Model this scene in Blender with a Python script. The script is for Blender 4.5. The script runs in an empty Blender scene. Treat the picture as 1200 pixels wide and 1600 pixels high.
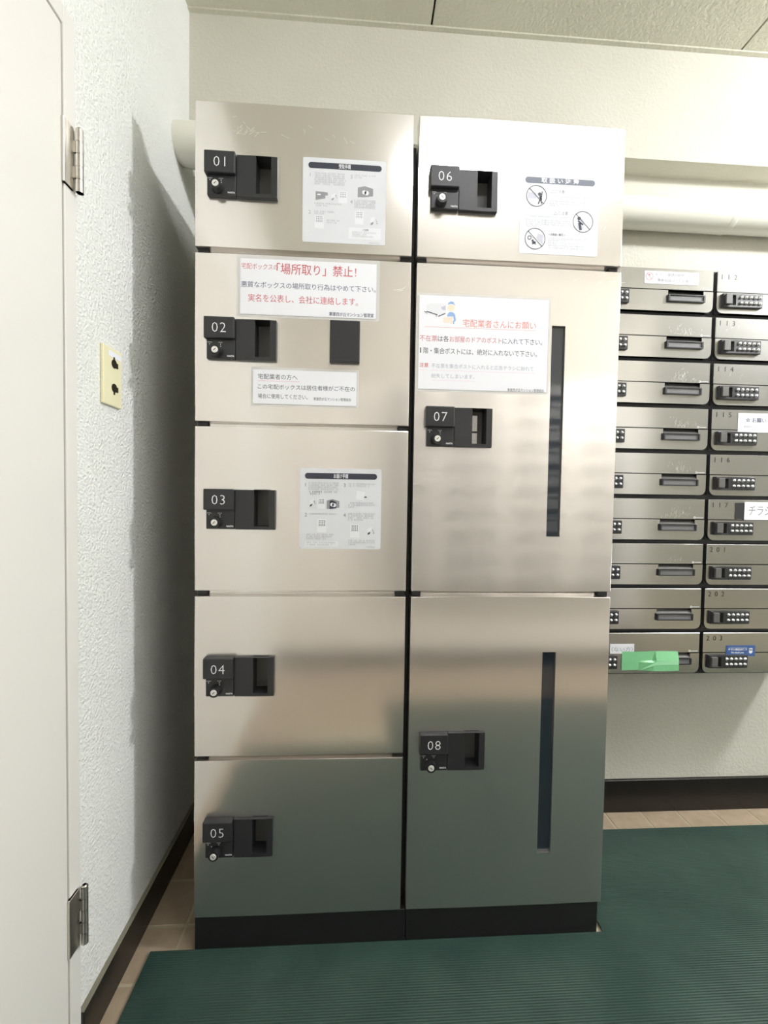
import bpy, bmesh, math, random
from mathutils import Vector, Matrix

random.seed(7)
SC = bpy.context.scene
COL = SC.collection

# ------------------------------------------------------------------ camera
def make_camera():
    f, yaw, pit, rol = 668.53, .0576, -.0314, .0156
    R = Vector((math.cos(yaw), -math.sin(yaw), 0))
    F0 = Vector((math.sin(yaw), math.cos(yaw), 0))
    Z = Vector((0, 0, 1))
    F = math.cos(pit) * F0 + math.sin(pit) * Z
    U = -math.sin(pit) * F0 + math.cos(pit) * Z
    R2 = math.cos(rol) * R + math.sin(rol) * U
    U2 = -math.sin(rol) * R + math.cos(rol) * U
    cam = bpy.data.cameras.new('camera')
    cam.sensor_fit = 'VERTICAL'
    cam.sensor_height = 36.0
    cam.lens = 36.0 * f / 1600.0
    cam.clip_start = .01
    o = bpy.data.objects.new('camera', cam)
    m = Matrix((R2, U2, -F)).transposed().to_4x4()
    m.translation = Vector((.3235, -.8613, .9282))
    o.matrix_world = m
    COL.objects.link(o)
    SC.camera = o
make_camera()

# ------------------------------------------------------------------ world, exposure, light settings
w = bpy.data.worlds.new('world')
SC.world = w
w.use_nodes = True
w.node_tree.nodes['Background'].inputs[0].default_value = (.9, .95, 1, 1)
w.node_tree.nodes['Background'].inputs[1].default_value = 3.5   # sky fill light let in by the added doorway
SC.view_settings.view_transform = 'Standard'
SC.view_settings.look = 'None'
SC.view_settings.gamma = 1
SC.view_settings.use_curve_mapping = False
SC.view_settings.exposure = 0.24
SC.cycles.max_bounces = 10
SC.cycles.diffuse_bounces = 6
SC.cycles.glossy_bounces = 6
SC.cycles.caustics_reflective = True
SC.cycles.sample_clamp_indirect = 6
LIGHT_COLOR = (.97, .98, 1.0)
TUBE_STRENGTH = 33.0      # strip fitting over the lockers
FAR_STRENGTH = 380.0      # globe fitting further along the lobby

# ------------------------------------------------------------------ materials
def srgb(r, g, b):
    def f(c):
        c /= 255
        return c / 12.92 if c <= .04045 else ((c + .055) / 1.055) ** 2.4
    return (f(r), f(g), f(b), 1)

MATS = {}
def mat(name, col, rough=.5, metal=0.0, spec=.5, emit=None, strength=0, **k):
    m = bpy.data.materials.new(name)
    m.use_nodes = True
    p = m.node_tree.nodes['Principled BSDF']
    p.inputs['Base Color'].default_value = col
    p.inputs['Roughness'].default_value = rough
    p.inputs['Metallic'].default_value = metal
    p.inputs['Specular IOR Level'].default_value = spec
    if emit:
        p.inputs['Emission Color'].default_value = emit
        p.inputs['Emission Strength'].default_value = strength
    MATS[name] = m
    return m

def nodes(m):
    return m.node_tree.nodes, m.node_tree.links, m.node_tree.nodes['Principled BSDF']

def coords(m, scale=(1, 1, 1)):
    N, L, p = nodes(m)
    g = N.new('ShaderNodeNewGeometry')
    mp = N.new('ShaderNodeMapping')
    mp.inputs['Scale'].default_value = scale
    L.new(g.outputs['Position'], mp.inputs['Vector'])
    return mp.outputs['Vector']

def noise(m, scale, vec, detail=2, rough=.5):
    n = m.node_tree.nodes.new('ShaderNodeTexNoise')
    n.inputs['Scale'].default_value = scale
    n.inputs['Detail'].default_value = detail
    n.inputs['Roughness'].default_value = rough
    m.node_tree.links.new(vec, n.inputs['Vector'])
    return n.outputs['Fac']

def maprange(m, v, a, b, c, d):
    n = m.node_tree.nodes.new('ShaderNodeMapRange')
    for i, x in zip(('From Min', 'From Max', 'To Min', 'To Max'), (a, b, c, d)):
        n.inputs[i].default_value = x
    m.node_tree.links.new(v, n.inputs['Value'])
    return n.outputs['Result']

def bump(m, h, strength, dist):
    N, L, p = nodes(m)
    b = N.new('ShaderNodeBump')
    b.inputs['Strength'].default_value = strength
    b.inputs['Distance'].default_value = dist
    L.new(h, b.inputs['Height'])
    L.new(b.outputs['Normal'], p.inputs['Normal'])

def tint(m, fac, ca, cb):
    N, L, p = nodes(m)
    x = N.new('ShaderNodeMix')
    x.data_type = 'RGBA'
    x.inputs['A'].default_value = ca
    x.inputs['B'].default_value = cb
    L.new(fac, x.inputs['Factor'])
    L.new(x.outputs['Result'], p.inputs['Base Color'])

def wall_mat(name, c1, c2, scale, bstr, bdist):
    m = mat(name, c1, .75, spec=.3)
    v = coords(m)
    n1 = noise(m, scale, v, 3, .55)
    n2 = noise(m, 3, v, 3)
    tint(m, maprange(m, n2, .35, .7, 0, 1), c1, c2)
    bump(m, n1, bstr, bdist)
    return m

M_STUCCO = wall_mat('rough_cream_stucco', srgb(236, 237, 233), srgb(230, 231, 226), 190, .8, .008)
M_WALL = wall_mat('cream_painted_plaster', srgb(212, 210, 199), srgb(206, 204, 192), 150, .5, .0025)
M_FRONT = wall_mat('white_painted_plaster', srgb(240, 235, 229), srgb(236, 231, 225), 130, .4, .0015)
M_UPPER = wall_mat('darkened_upper_plaster', srgb(196, 190, 178), srgb(190, 184, 172), 130, .4, .0015)  # front wall plaster darkened so its upper half mirrors dimmer in the lockers
M_CEIL = wall_mat('rough_ceiling_board', srgb(214, 212, 196), srgb(206, 204, 188), 120, .9, .003)

def stainless(name, col, rough, aniso, streak=.12, scuff=None, axis='Z', haze=None):
    m = mat(name, col, rough, 1.0)
    N, L, p = nodes(m)
    v = coords(m, (900, 900, 6) if axis == 'Z' else (6, 900, 900))
    n = noise(m, 1.0, v, 2)
    r = maprange(m, n, .3, .7, rough - streak * .4, rough + streak * .4)
    p.inputs['Anisotropic'].default_value = aniso
    t = N.new('ShaderNodeCombineXYZ')
    t.inputs[axis].default_value = 1
    L.new(t.outputs[0], p.inputs['Tangent'])
    v2 = coords(m, (1, 1, 1))
    big = noise(m, 5, v2, 3)
    add = N.new('ShaderNodeMath')
    add.operation = 'ADD'
    L.new(r, add.inputs[0])
    L.new(maprange(m, big, .3, .7, -.004, .006), add.inputs[1])
    out = add.outputs[0]
    if scuff:
        vs = coords(m, (260, 260, 45))
        s = maprange(m, noise(m, 1, vs, 2, .7), .66, .72, 0, 1)
        msk = maprange(m, noise(m, 14, v2, 2), .5, .62, 0, 1)
        mul = N.new('ShaderNodeMath'); mul.operation = 'MULTIPLY'
        L.new(s, mul.inputs[0]); L.new(msk, mul.inputs[1])
        mul2 = N.new('ShaderNodeMath'); mul2.operation = 'MULTIPLY_ADD'
        L.new(mul.outputs[0], mul2.inputs[0]); mul2.inputs[1].default_value = scuff
        L.new(out, mul2.inputs[2])
        out = mul2.outputs[0]
    L.new(out, p.inputs['Roughness'])
    if haze:
        q = N.new('ShaderNodeBsdfPrincipled')
        q.inputs['Base Color'].default_value = col
        q.inputs['Metallic'].default_value = 1
        q.inputs['Roughness'].default_value = haze[0]
        mx = N.new('ShaderNodeMixShader')
        mx.inputs[0].default_value = haze[1]
        L.new(p.outputs[0], mx.inputs[1]); L.new(q.outputs[0], mx.inputs[2])
        L.new(mx.outputs[0], N['Material Output'].inputs['Surface'])
    return m

M_STEEL = stainless('brushed_stainless', (.84, .80, .775, 1), .13, 0, .006, haze=(.44, .34))
M_STEEL_BOX = stainless('letterbox_stainless', (.47, .465, .455, 1), .17, .65, .008, scuff=.06, axis='Z', haze=(.45, .25))
M_MIRROR = stainless('polished_stainless_rail', (.72, .69, .66, 1), .08, 0, .03)
M_HINGE = stainless('brushed_hinge_steel', (.60, .57, .52, 1), .32, .3)
M_LIGHTENED = mat('lightened_letterbox_steel', (.86, .83, .80, 1), .42, .55)  # letterbox steel lightened in colour so the opposite bank mirrors brighter
M_SCRATCH = mat('bright_scratch', (.80, .79, .77, 1), .5, .6)
M_CHROME = mat('chrome_button', (.75, .75, .78, 1), .12, 1.0)
M_BLACK = mat('black_matt_metal', (.008, .008, .008, 1), .55)
M_PLASTIC = mat('charcoal_plastic', (.022, .022, .025, 1), .42)
_v = coords(M_PLASTIC); bump(M_PLASTIC, noise(M_PLASTIC, 1500, _v, 1), .25, .0002)
M_PLASTIC2 = mat('black_plastic', (.012, .012, .013, 1), .45)
M_GREY = mat('grey_plastic', (.11, .105, .10, 1), .5)
_v = coords(M_GREY); bump(M_GREY, noise(M_GREY, 900, _v, 1), .4, .0006)
M_SLOT = mat('grey_name_card', (.17, .17, .18, 1), .4)
M_WHITE_INK = mat('white_ink', (.85, .85, .88, 1), .5)
M_CYL = mat('key_cylinder_metal', (.85, .83, .80, 1), .45, .35)
M_TINT = mat('tinted_window_panel', (.022, .030, .042, 1), .06, spec=.9)
M_STICKER = mat('grey_white_sticker', srgb(222, 224, 230), .6, spec=.25)
M_STICKER_W = mat('white_sticker', srgb(232, 234, 240), .6, spec=.2)
M_PAPER = mat('white_paper', srgb(240, 241, 248), .6, spec=.25)
M_NAVY = mat('dark_navy_print', srgb(52, 56, 70), .5)
M_GREYNAVY = mat('grey_blue_print', srgb(110, 115, 130), .5)
M_INK = mat('dark_ink', srgb(60, 62, 78), .5)
M_INKBLUE = mat('blue_black_ink', srgb(75, 80, 115), .5)
M_FAINT = mat('faint_grey_ink', srgb(158, 161, 174), .5)
M_FAINT2 = mat('pale_grey_ink', srgb(176, 182, 196), .5)
M_PINKRED = mat('faded_red_ink', srgb(203, 110, 118), .5)
M_ORANGE = mat('faded_orange_red_ink', srgb(226, 138, 128), .5)
M_PINKLINE = mat('pink_underline', srgb(240, 190, 212), .5)
M_MIDGREY = mat('mid_grey_print', srgb(150, 152, 158), .5)
M_RED = mat('red_print', srgb(200, 70, 85), .5)
M_BLUE = mat('blue_sticker', srgb(60, 92, 150), .35)
M_SKYBLUE = mat('light_blue_print', srgb(140, 176, 226), .5)
M_SKIN = mat('pale_skin_print', srgb(252, 226, 200), .5)
M_CARTON = mat('pale_carton_print', srgb(246, 228, 214), .5)
M_VAN = mat('pale_van_print', srgb(232, 233, 240), .5)
M_VAN2 = mat('lilac_window_print', srgb(196, 196, 212), .5)
M_BLACKTAPE = mat('black_cloth_tape', (.012, .011, .011, 1), .6)
M_DOORPAINT = mat('off_white_paint', srgb(218, 216, 210), .42)
M_DARKGAP = mat('dark_gap', (.03, .03, .028, 1), .8)
M_BASE = mat('dark_brown_baseboard', (.014, .012, .010, 1), .27, spec=.4)
_v = coords(M_BASE); bump(M_BASE, noise(M_BASE, 60, _v, 2), .15, .001)
M_BASETOP = mat('dusty_baseboard_top', srgb(120, 116, 100), .8)
M_GROUT = mat('light_grout', srgb(176, 166, 142), .9)
M_PIPE = mat('white_painted_pipe', srgb(232, 231, 220), .3)
M_CREAM = mat('cream_plastic_plate', srgb(232, 226, 190), .35)
M_BROWN = mat('dark_brown_socket', (.02, .016, .008, 1), .5)
M_TILE = mat('brown_floor_tile', srgb(140, 120, 96), .55)
_v = coords(M_TILE); tint(M_TILE, noise(M_TILE, 28, _v, 4), srgb(146, 128, 107), srgb(182, 164, 142))
M_MAT = mat('green_ribbed_rubber', (.024, .050, .040, 1), .40, spec=.5)
_v = coords(M_MAT); tint(M_MAT, maprange(M_MAT, noise(M_MAT, 9, _v, 4), .35, .7, 0, 1), (.015, .042, .034, 1), (.027, .060, .048, 1))
M_GREENTAPE = mat('green_masking_tape', srgb(128, 206, 146), .5)
M_GREENTAPE.node_tree.nodes['Principled BSDF'].inputs['Transmission Weight'].default_value = .12
M_FIXTURE = mat('white_fixture', (.8, .8, .78, 1), .4)
M_TUBE = mat('lit_diffuser', (1, 1, 1, 1), .5, emit=LIGHT_COLOR + (1,), strength=TUBE_STRENGTH)
M_FAR = mat('lit_glass_globe', (1, 1, 1, 1), .5, emit=LIGHT_COLOR + (1,), strength=FAR_STRENGTH)

def laminate():
    m = mat('clear_laminate_film', (.9, .9, .9, 1), .18)
    N, L, p = nodes(m)
    tr = N.new('ShaderNodeBsdfTransparent')
    mx = N.new('ShaderNodeMixShader')
    mx.inputs[0].default_value = .4
    L.new(tr.outputs[0], mx.inputs[1])
    L.new(p.outputs[0], mx.inputs[2])
    L.new(mx.outputs[0], N['Material Output'].inputs['Surface'])
    return m
M_FILM = laminate()

# ------------------------------------------------------------------ mesh helpers
def BM():
    return bmesh.new()

def box(bm, x0, x1, y0, y1, z0, z1):
    if x0 > x1: x0, x1 = x1, x0
    if y0 > y1: y0, y1 = y1, y0
    if z0 > z1: z0, z1 = z1, z0
    v = [bm.verts.new(c) for c in ((x0, y0, z0), (x1, y0, z0), (x1, y1, z0), (x0, y1, z0),
                                   (x0, y0, z1), (x1, y0, z1), (x1, y1, z1), (x0, y1, z1))]
    fs = [bm.faces.new([v[i] for i in q]) for q in ((0, 3, 2, 1), (4, 5, 6, 7), (0, 1, 5, 4), (1, 2, 6, 5), (2, 3, 7, 6), (3, 0, 4, 7))]
    return v, fs

def bbox(bm, x0, x1, y0, y1, z0, z1, b, seg=2):
    v, fs = box(bm, x0, x1, y0, y1, z0, z1)
    es = list({e for f in fs for e in f.edges})
    bmesh.ops.bevel(bm, geom=es, offset=b, segments=seg, profile=.5, affect='EDGES', clamp_overlap=True)

def cyl(bm, a, b, r0, r1=None, n=20, caps=True):
    r1 = r0 if r1 is None else r1
    a, b = Vector(a), Vector(b)
    d = (b - a).normalized()
    up = Vector((0, 0, 1)) if abs(d.z) < .9 else Vector((1, 0, 0))
    s = d.cross(up).normalized(); t = s.cross(d)
    A, B = [], []
    for i in range(n):
        q = 2 * math.pi * i / n
        o = math.cos(q) * s + math.sin(q) * t
        A.append(bm.verts.new(a + o * r0)); B.append(bm.verts.new(b + o * r1))
    for i in range(n):
        j = (i + 1) % n
        f = bm.faces.new((A[i], A[j], B[j], B[i])); f.smooth = True
    if caps:
        bm.faces.new([bm.verts.new(v.co) for v in A][::-1]); bm.faces.new([bm.verts.new(v.co) for v in B])

def sweep(bm, pts, rad, n=28):
    pts = [Vector(p) for p in pts]
    rings = []
    for i, p in enumerate(pts):
        d = (pts[min(i + 1, len(pts) - 1)] - pts[max(i - 1, 0)]).normalized()
        s = d.cross(Vector((0, 0, 1))).normalized(); t = s.cross(d)
        r = rad[i] if isinstance(rad, (list, tuple)) else rad
        rings.append([bm.verts.new(p + r * (math.cos(2 * math.pi * k / n) * s + math.sin(2 * math.pi * k / n) * t)) for k in range(n)])
    for a, b in zip(rings, rings[1:]):
        for k in range(n):
            f = bm.faces.new((a[k], a[(k + 1) % n], b[(k + 1) % n], b[k])); f.smooth = True
    bm.faces.new([bm.verts.new(v.co) for v in rings[0]][::-1]); bm.faces.new([bm.verts.new(v.co) for v in rings[-1]])

def sphere_cap(bm, c, r, depth, n=10, m=3):
    # dome bulging towards -Y
    rings = []
    for i in range(m):
        q = math.pi / 2 * i / m
        rings.append([bm.verts.new((c[0] + r * math.cos(q) * math.cos(2 * math.pi * k / n), c[1] - depth * math.sin(q), c[2] + r * math.cos(q) * math.sin(2 * math.pi * k / n))) for k in range(n)])
    top = bm.verts.new((c[0], c[1] - depth, c[2]))
    for a, b in zip(rings, rings[1:]):
        for k in range(n):
            f = bm.faces.new((a[k], a[(k + 1) % n], b[(k + 1) % n], b[k])); f.smooth = True
    for k in range(n):
        f = bm.faces.new((rings[-1][k], rings[-1][(k + 1) % n], top)); f.smooth = True

def prism(bm, pts, y0, y1):
    """closed outline in XZ (any order) given depth from y0 (front) to y1"""
    a = [bm.verts.new((x, y0, z)) for x, z in pts]
    b = [bm.verts.new((x, y1, z)) for x, z in pts]
    n = len(pts)
    bm.faces.new(a); bm.faces.new(b[::-1])
    for i in range(n):
        bm.faces.new((a[i], b[i], b[(i + 1) % n], a[(i + 1) % n]))

def rrect(x0, x1, z0, z1, r, corners='abcd', n=5):
    """outline, corners a=bottom-left b=bottom-right c=top-right d=top-left rounded"""
    out = []
    for key, cx, cz, q in (('a', x0, z0, 180), ('b', x1, z0, 270), ('c', x1, z1, 0), ('d', x0, z1, 90)):
        if key in corners and r > 0:
            ox = cx + r if key in 'ad' else cx - r
            oz = cz + r if key in 'ab' else cz - r
            for i in range(n + 1):
                t = math.radians(q + 90 * i / n)
                out.append((ox + r * math.cos(t), oz + r * math.sin(t)))
        else:
            out.append((cx, cz))
    return out

def plate_with_holes(bm, x0, x1, z0, z1, y0, y1, holes, bev=.0016):
    xs = sorted({x0, x1} | {h[0] for h in holes} | {h[1] for h in holes})
    zs = sorted({z0, z1} | {h[2] for h in holes} | {h[3] for h in holes})
    def solid(i, j):
        if i < 0 or j < 0 or i >= len(xs) - 1 or j >= len(zs) - 1:
            return False
        cx, cz = (xs[i] + xs[i + 1]) / 2, (zs[j] + zs[j + 1]) / 2
        return not any(h[0] < cx < h[1] and h[2] < cz < h[3] for h in holes)
    V = {}
    def v(i, j, k):
        if (i, j, k) not in V:
            V[i, j, k] = bm.verts.new((xs[i], (y0, y1)[k], zs[j]))
        return V[i, j, k]
    for i in range(len(xs) - 1):
        for j in range(len(zs) - 1):
            if not solid(i, j): continue
            bm.faces.new((v(i, j, 0), v(i + 1, j, 0), v(i + 1, j + 1, 0), v(i, j + 1, 0)))
            bm.faces.new((v(i, j, 1), v(i, j + 1, 1), v(i + 1, j + 1, 1), v(i + 1, j, 1)))
            if not solid(i - 1, j): bm.faces.new((v(i, j, 0), v(i, j + 1, 0), v(i, j + 1, 1), v(i, j, 1)))
            if not solid(i + 1, j): bm.faces.new((v(i + 1, j, 0), v(i + 1, j, 1), v(i + 1, j + 1, 1), v(i + 1, j + 1, 0)))
            if not solid(i, j - 1): bm.faces.new((v(i, j, 0), v(i, j, 1), v(i + 1, j, 1), v(i + 1, j, 0)))
            if not solid(i, j + 1): bm.faces.new((v(i, j + 1, 0), v(i + 1, j + 1, 0), v(i + 1, j + 1, 1), v(i, j + 1, 1)))
    es = []
    for e in bm.edges:
        a, b = e.verts
        if abs(a.co.y - y0) < 1e-6 and abs(b.co.y - y0) < 1e-6:
            for ax, lim in ((0, (x0, x1)), (2, (z0, z1))):
                if any(abs(a.co[ax] - l) < 1e-6 and abs(b.co[ax] - l) < 1e-6 for l in lim):
                    es.append(e)
    bmesh.ops.bevel(bm, geom=es, offset=bev, segments=2, profile=.5, affect='EDGES')

# flat print helpers, all on a plane facing -Y
def poly(bm, pts, y):
    bm.faces.new([bm.verts.new((x, y, z)) for x, z in pts])

def rect(bm, x0, x1, z0, z1, y):
    poly(bm, [(x0, z0), (x1, z0), (x1, z1), (x0, z1)], y)

def stroke(bm, p, q, wd, y):
    p, q = Vector(p), Vector(q)
    d = (q - p).normalized() * wd / 2
    n = Vector((-d.y, d.x))
    poly(bm, [tuple(p - d - n), tuple(q + d - n), tuple(q + d + n), tuple(p - d + n)], y)

def ring(bm, cx, cz, r0, r1, y, n=28, sx=1):
    A = [bm.verts.new((cx + sx * r0 * math.cos(2 * math.pi * i / n), y, cz + r0 * math.sin(2 * math.pi * i / n))) for i in range(n)]
    B = [bm.verts.new((cx + sx * r1 * math.cos(2 * math.pi * i / n), y, cz + r1 * math.sin(2 * math.pi * i / n))) for i in range(n)]
    for i in range(n):
        j = (i + 1) % n
        bm.faces.new((B[i], B[j], A[j], A[i]))

def disc(bm, cx, cz, r, y, n=20, sx=1):
    poly(bm, [(cx + sx * r * math.cos(2 * math.pi * i / n), cz + r * math.sin(2 * math.pi * i / n)) for i in range(n)], y)

def glyph_row(bm, x0, x1, z, h, y):
    """a line of print too small to read: broken strokes at character pitch"""
    x = x0
    while x + h * .8 < x1:
        if random.random() > .12:
            wdt = h * .78
            k = random.choice((2, 2, 3))
            for i in range(k):
                zz = z + h * (.12 + .76 * i / (k - 1))
                a = random.uniform(0, .25) * wdt
                rect(bm, x + a, x + wdt - random.uniform(0, .25) * wdt, zz - h * .06, zz + h * .06, y)
            xx = x + wdt * random.uniform(.25, .7)
            rect(bm, xx - h * .06, xx + h * .06, z + .05 * h, z + h * .95, y)
        x += h

def text(bm, s, x, z, size, y, width=None, align='LEFT', bold=0, slant=0, height=None, spacing=1.0, rot=0):
    c = bpy.data.curves.new('t', 'FONT')
    c.body = s; c.size = 1.0; c.resolution_u = 2; c.offset = bold; c.shear = slant; c.space_character = spacing
    o = bpy.data.objects.new('t', c)
    COL.objects.link(o)
    dg = bpy.context.evaluated_depsgraph_get()
    me = bpy.data.meshes.new_from_object(o.evaluated_get(dg))
    bpy.data.objects.remove(o); bpy.data.curves.remove(c)
    if not len(me.vertices):
        return
    xs = [v.co.x for v in me.vertices]
    lo, hi = min(xs), max(xs)
    sx = (width / (hi - lo)) if width else size
    sz = size
    off = {'LEFT': 0, 'CENTER': -(hi - lo) / 2, 'RIGHT': -(hi - lo)}[align]
    cr, sr = math.cos(rot), math.sin(rot)
    vs = []
    for v in me.vertices:
        px, pz = (v.co.x - lo + off) * sx, v.co.y * sz
        vs.append(bm.verts.new((x + px * cr - pz * sr, y, z + px * sr + pz * cr)))
    for p in me.polygons:
        try: bm.faces.new([vs[i] for i in p.vertices])
        except ValueError: pass
    bpy.data.meshes.remove(me)

# ------------------------------------------------------------------ object helpers
ORG = {}
def thing(name, label, cat, loc, group=None, kind=None):
    o = bpy.data.objects.new(name, None)
    COL.objects.link(o)
    o.location = loc
    o.empty_display_size = .02
    o['label'] = label; o['category'] = cat
    if group: o['group'] = group
    ORG[o] = Vector(loc)
    return o

def part(parent, name, bm, m, label=None, kind=None, origin=None):
    """link the bmesh (given in world coordinates) as one object under parent"""
    if parent is not None:
        L = ORG[parent]
    else:
        L = Vector(origin or (0, 0, 0))
    bmesh.ops.recalc_face_normals(bm, faces=bm.faces)
    bmesh.ops.translate(bm, verts=bm.verts, vec=-L)
    me = bpy.data.meshes.new(name)
    bm.to_mesh(me); bm.free()
    me.materials.append(m)
    o = bpy.data.objects.new(name, me)
    COL.objects.link(o)
    if parent is not None:
        o.parent = parent
    else:
        o.location = L
    ORG[o] = L
    if label: o['label'] = label
    if kind: o['kind'] = kind
    return o

def printed(parent, name, bm, m, label=None):
    """flat print: keep faces pointing to -Y (towards the viewer)"""
    L = ORG[parent]
    for f in bm.faces: f.normal_update()
    bad = [f for f in bm.faces if f.normal.y > 0]
    bmesh.ops.reverse_faces(bm, faces=bad)
    bmesh.ops.translate(bm, verts=bm.verts, vec=-L)
    me = bpy.data.meshes.new(name)
    bm.to_mesh(me); bm.free()
    me.materials.append(m)
    o = bpy.data.objects.new(name, me)
    COL.objects.link(o); o.parent = parent
    ORG[o] = L
    if label: o['label'] = label
    return o

def structure(name, bm, m, parent=None):
    o = part(parent, name, bm, m)
    if parent is None: o['kind'] = 'structure'
    return o

def dup_tree(o, loc, label, group, rotz=0):
    r = o.copy(); COL.objects.link(r); r.location = loc; r.rotation_euler = (0, 0, rotz)
    r['label'] = label
    if group: r['group'] = group
    elif 'group' in r: del r['group']
    for ch in o.children:
        c = ch.copy(); COL.objects.link(c); c.parent = r
        for g in ch.children:
            d = g.copy(); COL.objects.link(d); d.parent = c
    return r

# ------------------------------------------------------------------ room shell
XW, YB, YF, XR, ZC = -.127, .357, -1.47, 4.3, 2.163
YBEAM, ZBEAM = .297, 1.868
TH = .1
b = BM(); box(b, XW - TH, XW, YF, YB, 0, ZC + .05); structure('wall_left', b, M_STUCCO)
b = BM(); box(b, XW - TH, XR, YB, YB + TH, 0, ZC + .05); structure('wall_back', b, M_WALL)
XF, YD = 2.25, -3.2        # the opposite wall ends here and the lobby opens to the front
b = BM(); box(b, XW - TH, XF, YF - TH, YF, 0, 1.545); wf = structure('wall_front', b, M_FRONT)
b = BM(); box(b, XW - TH, XF, YF - TH, YF, 1.545, ZC + .05); part(wf, 'upper_wall', b, M_UPPER, 'upper half of the wall, darkened to dim its reflection')
b = BM(); box(b, XF - TH, XF, YD, YF - TH, 0, ZC + .05); structure('wall_return', b, M_WALL)
b = BM(); box(b, XF - TH, XR, YD - TH, YD, 0, ZC + .05); structure('wall_far', b, M_WALL)
b = BM()
box(b, XR, XR + TH, YD, -1.45, 0, ZC + .05); box(b, XR, XR + TH, -.25, YB, 0, ZC + .05); box(b, XR, XR + TH, -1.45, -.25, 2.05, ZC + .05)
structure('wall_right', b, M_WALL)
b = BM()
box(b, XR - .01, XR + TH + .01, -1.45, -1.40, 0, 2.05); box(b, XR - .01, XR + TH + .01, -.30, -.25, 0, 2.05); box(b, XR - .01, XR + TH + .01, -1.40, -.30, 2.00, 2.05)
structure('added_doorway', b, M_DOORPAINT)  # unseen open doorway, added to let in sky light as fill
b = BM(); box(b, XW, XR, YBEAM, YB, ZBEAM, ZC); structure('trim_beam', b, M_WALL)
# floor slab with separate tiles wherever the mat leaves it bare
b = BM(); box(b, XW - TH, XR + TH + .5, YD - TH, YB + TH, -.1, -.0012); floor = structure('floor', b, M_GROUT)
TP, TX, TY = .1105, -.038, .0566
def tile_mesh(wx, wy):
    bm = BM(); bbox(bm, -wx / 2, wx / 2, -wy / 2, wy / 2, -.008, 0, .0012, 1)
    me = bpy.data.meshes.new('tile'); bm.to_mesh(me); bm.free(); me.materials.append(M_TILE)
    return me
TILE_CACHE = {}
def tile(x0, x1, y0, y1):
    key = (round(x1 - x0, 4), round(y1 - y0, 4))
    if key not in TILE_CACHE: TILE_CACHE[key] = tile_mesh(*key)
    o = bpy.data.objects.new('tile', TILE_CACHE[key]); COL.objects.link(o)
    o.location = ((x0 + x1) / 2, (y0 + y1) / 2, 0); o.parent = floor
g = .0025
for i in range(-1, 22):
    for j in range(-14, 3):
        x0, x1 = max(TX + i * TP + g, XW), TX + (i + 1) * TP - g
        y0, y1 = TY + j * TP + g, min(TY + (j + 1) * TP - g, YB)
        if x1 - x0 < .008 or y1 - y0 < .008: continue
        left = i <= 0 or j <= -9
        right = x1 > .80 and y1 > .24
        if left or right: tile(x0, x1, y0, y1)
# ceiling slab with separate boards
b = BM(); box(b, XW - TH, XR + TH, YD - TH, YB + TH, ZC + .012, ZC + .1); ceil = structure('ceiling', b, M_DARKGAP)
cx, cp = .494 - .8495, .8495
k = 0
while cx < XR:
    x0, x1 = max(cx + .0028, XW), min(cx + cp - .0028, XR)
    b = BM(); box(b, x0, x1, YF if x1 < XF else YD, YBEAM - .004, ZC, ZC + .012)
    part(ceil, 'ceiling_panel', b, M_CEIL)
    cx += cp
b = BM(); box(b, XW, XR, YBEAM - .012, YBEAM, ZC - .004, ZC + .001)
part(ceil, 'ceiling_edge_bead', b, M_CEIL)
# baseboards
b = BM(); bbox(b, XW, -.118, -.156, YB - .01, 0, .074, .0015, 1); bl = structure('baseboard_left', b, M_BASE)
b = BM(); box(b, XW, -.1185, -.156, YB - .01, .074, .0755); part(bl, 'dusty_top_edge', b, M_BASETOP)
b = BM(); bbox(b, .60, XR, .347, YB, 0, .098, .0015, 1); structure('baseboard_back', b, M_BASE)
b = BM(); bbox(b, XW, XF, YF, YF + .01, 0, .098, .0015, 1); structure('baseboard_front', b, M_BASE)

# door in the left wall
DZ = 1.620
b = BM(); box(b, XW - .02, XW - .001, -.66, -.18, 0, DZ + .003); door = structure('door_1', b, M_DARKGAP)
b = BM(); bbox(b, XW - .015, -.1225, -.655, -.1855, .012, DZ - .003, .002)
leaf = part(door, 'door_leaf', b, M_DOORPAINT)
b = BM()
bbox(b, XW - .01, -.1215, -.183, -.157, 0, DZ + .028, .0015)
bbox(b, XW - .01, -.1215, -.684, -.658, 0, DZ + .028, .0015)
bbox(b, XW - .01, -.1216, -.658, -.183, DZ, DZ + .028, .0015)
part(door, 'door_frame', b, M_DOORPAINT)
for zc in (1.437, .247):
    b = BM()
    bbox(b, -.1225, -.1180, -.1885, -.1660, zc - .047, zc + .047, .0006, 1)
    hg = part(door, 'hinge', b, M_HINGE)
    for i in range(5):
        z0 = zc - .0475 + i * .019
        b = BM(); cyl(b, (-.1120, -.1625, z0 + .0003), (-.1120, -.1625, z0 + .0187), .0052, n=18)
        if i % 2 == 1: box(b, -.1180, -.1140, -.1675, -.1625, z0 + .001, z0 + .018)
        part(hg, 'hinge_knuckle', b, M_HINGE)
    b = BM(); cyl(b, (-.1120, -.1625, zc + .0475), (-.1120, -.1625, zc + .0500), .0044, .0030, 18); part(hg, 'hinge_pin_cap', b, M_HINGE)

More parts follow.
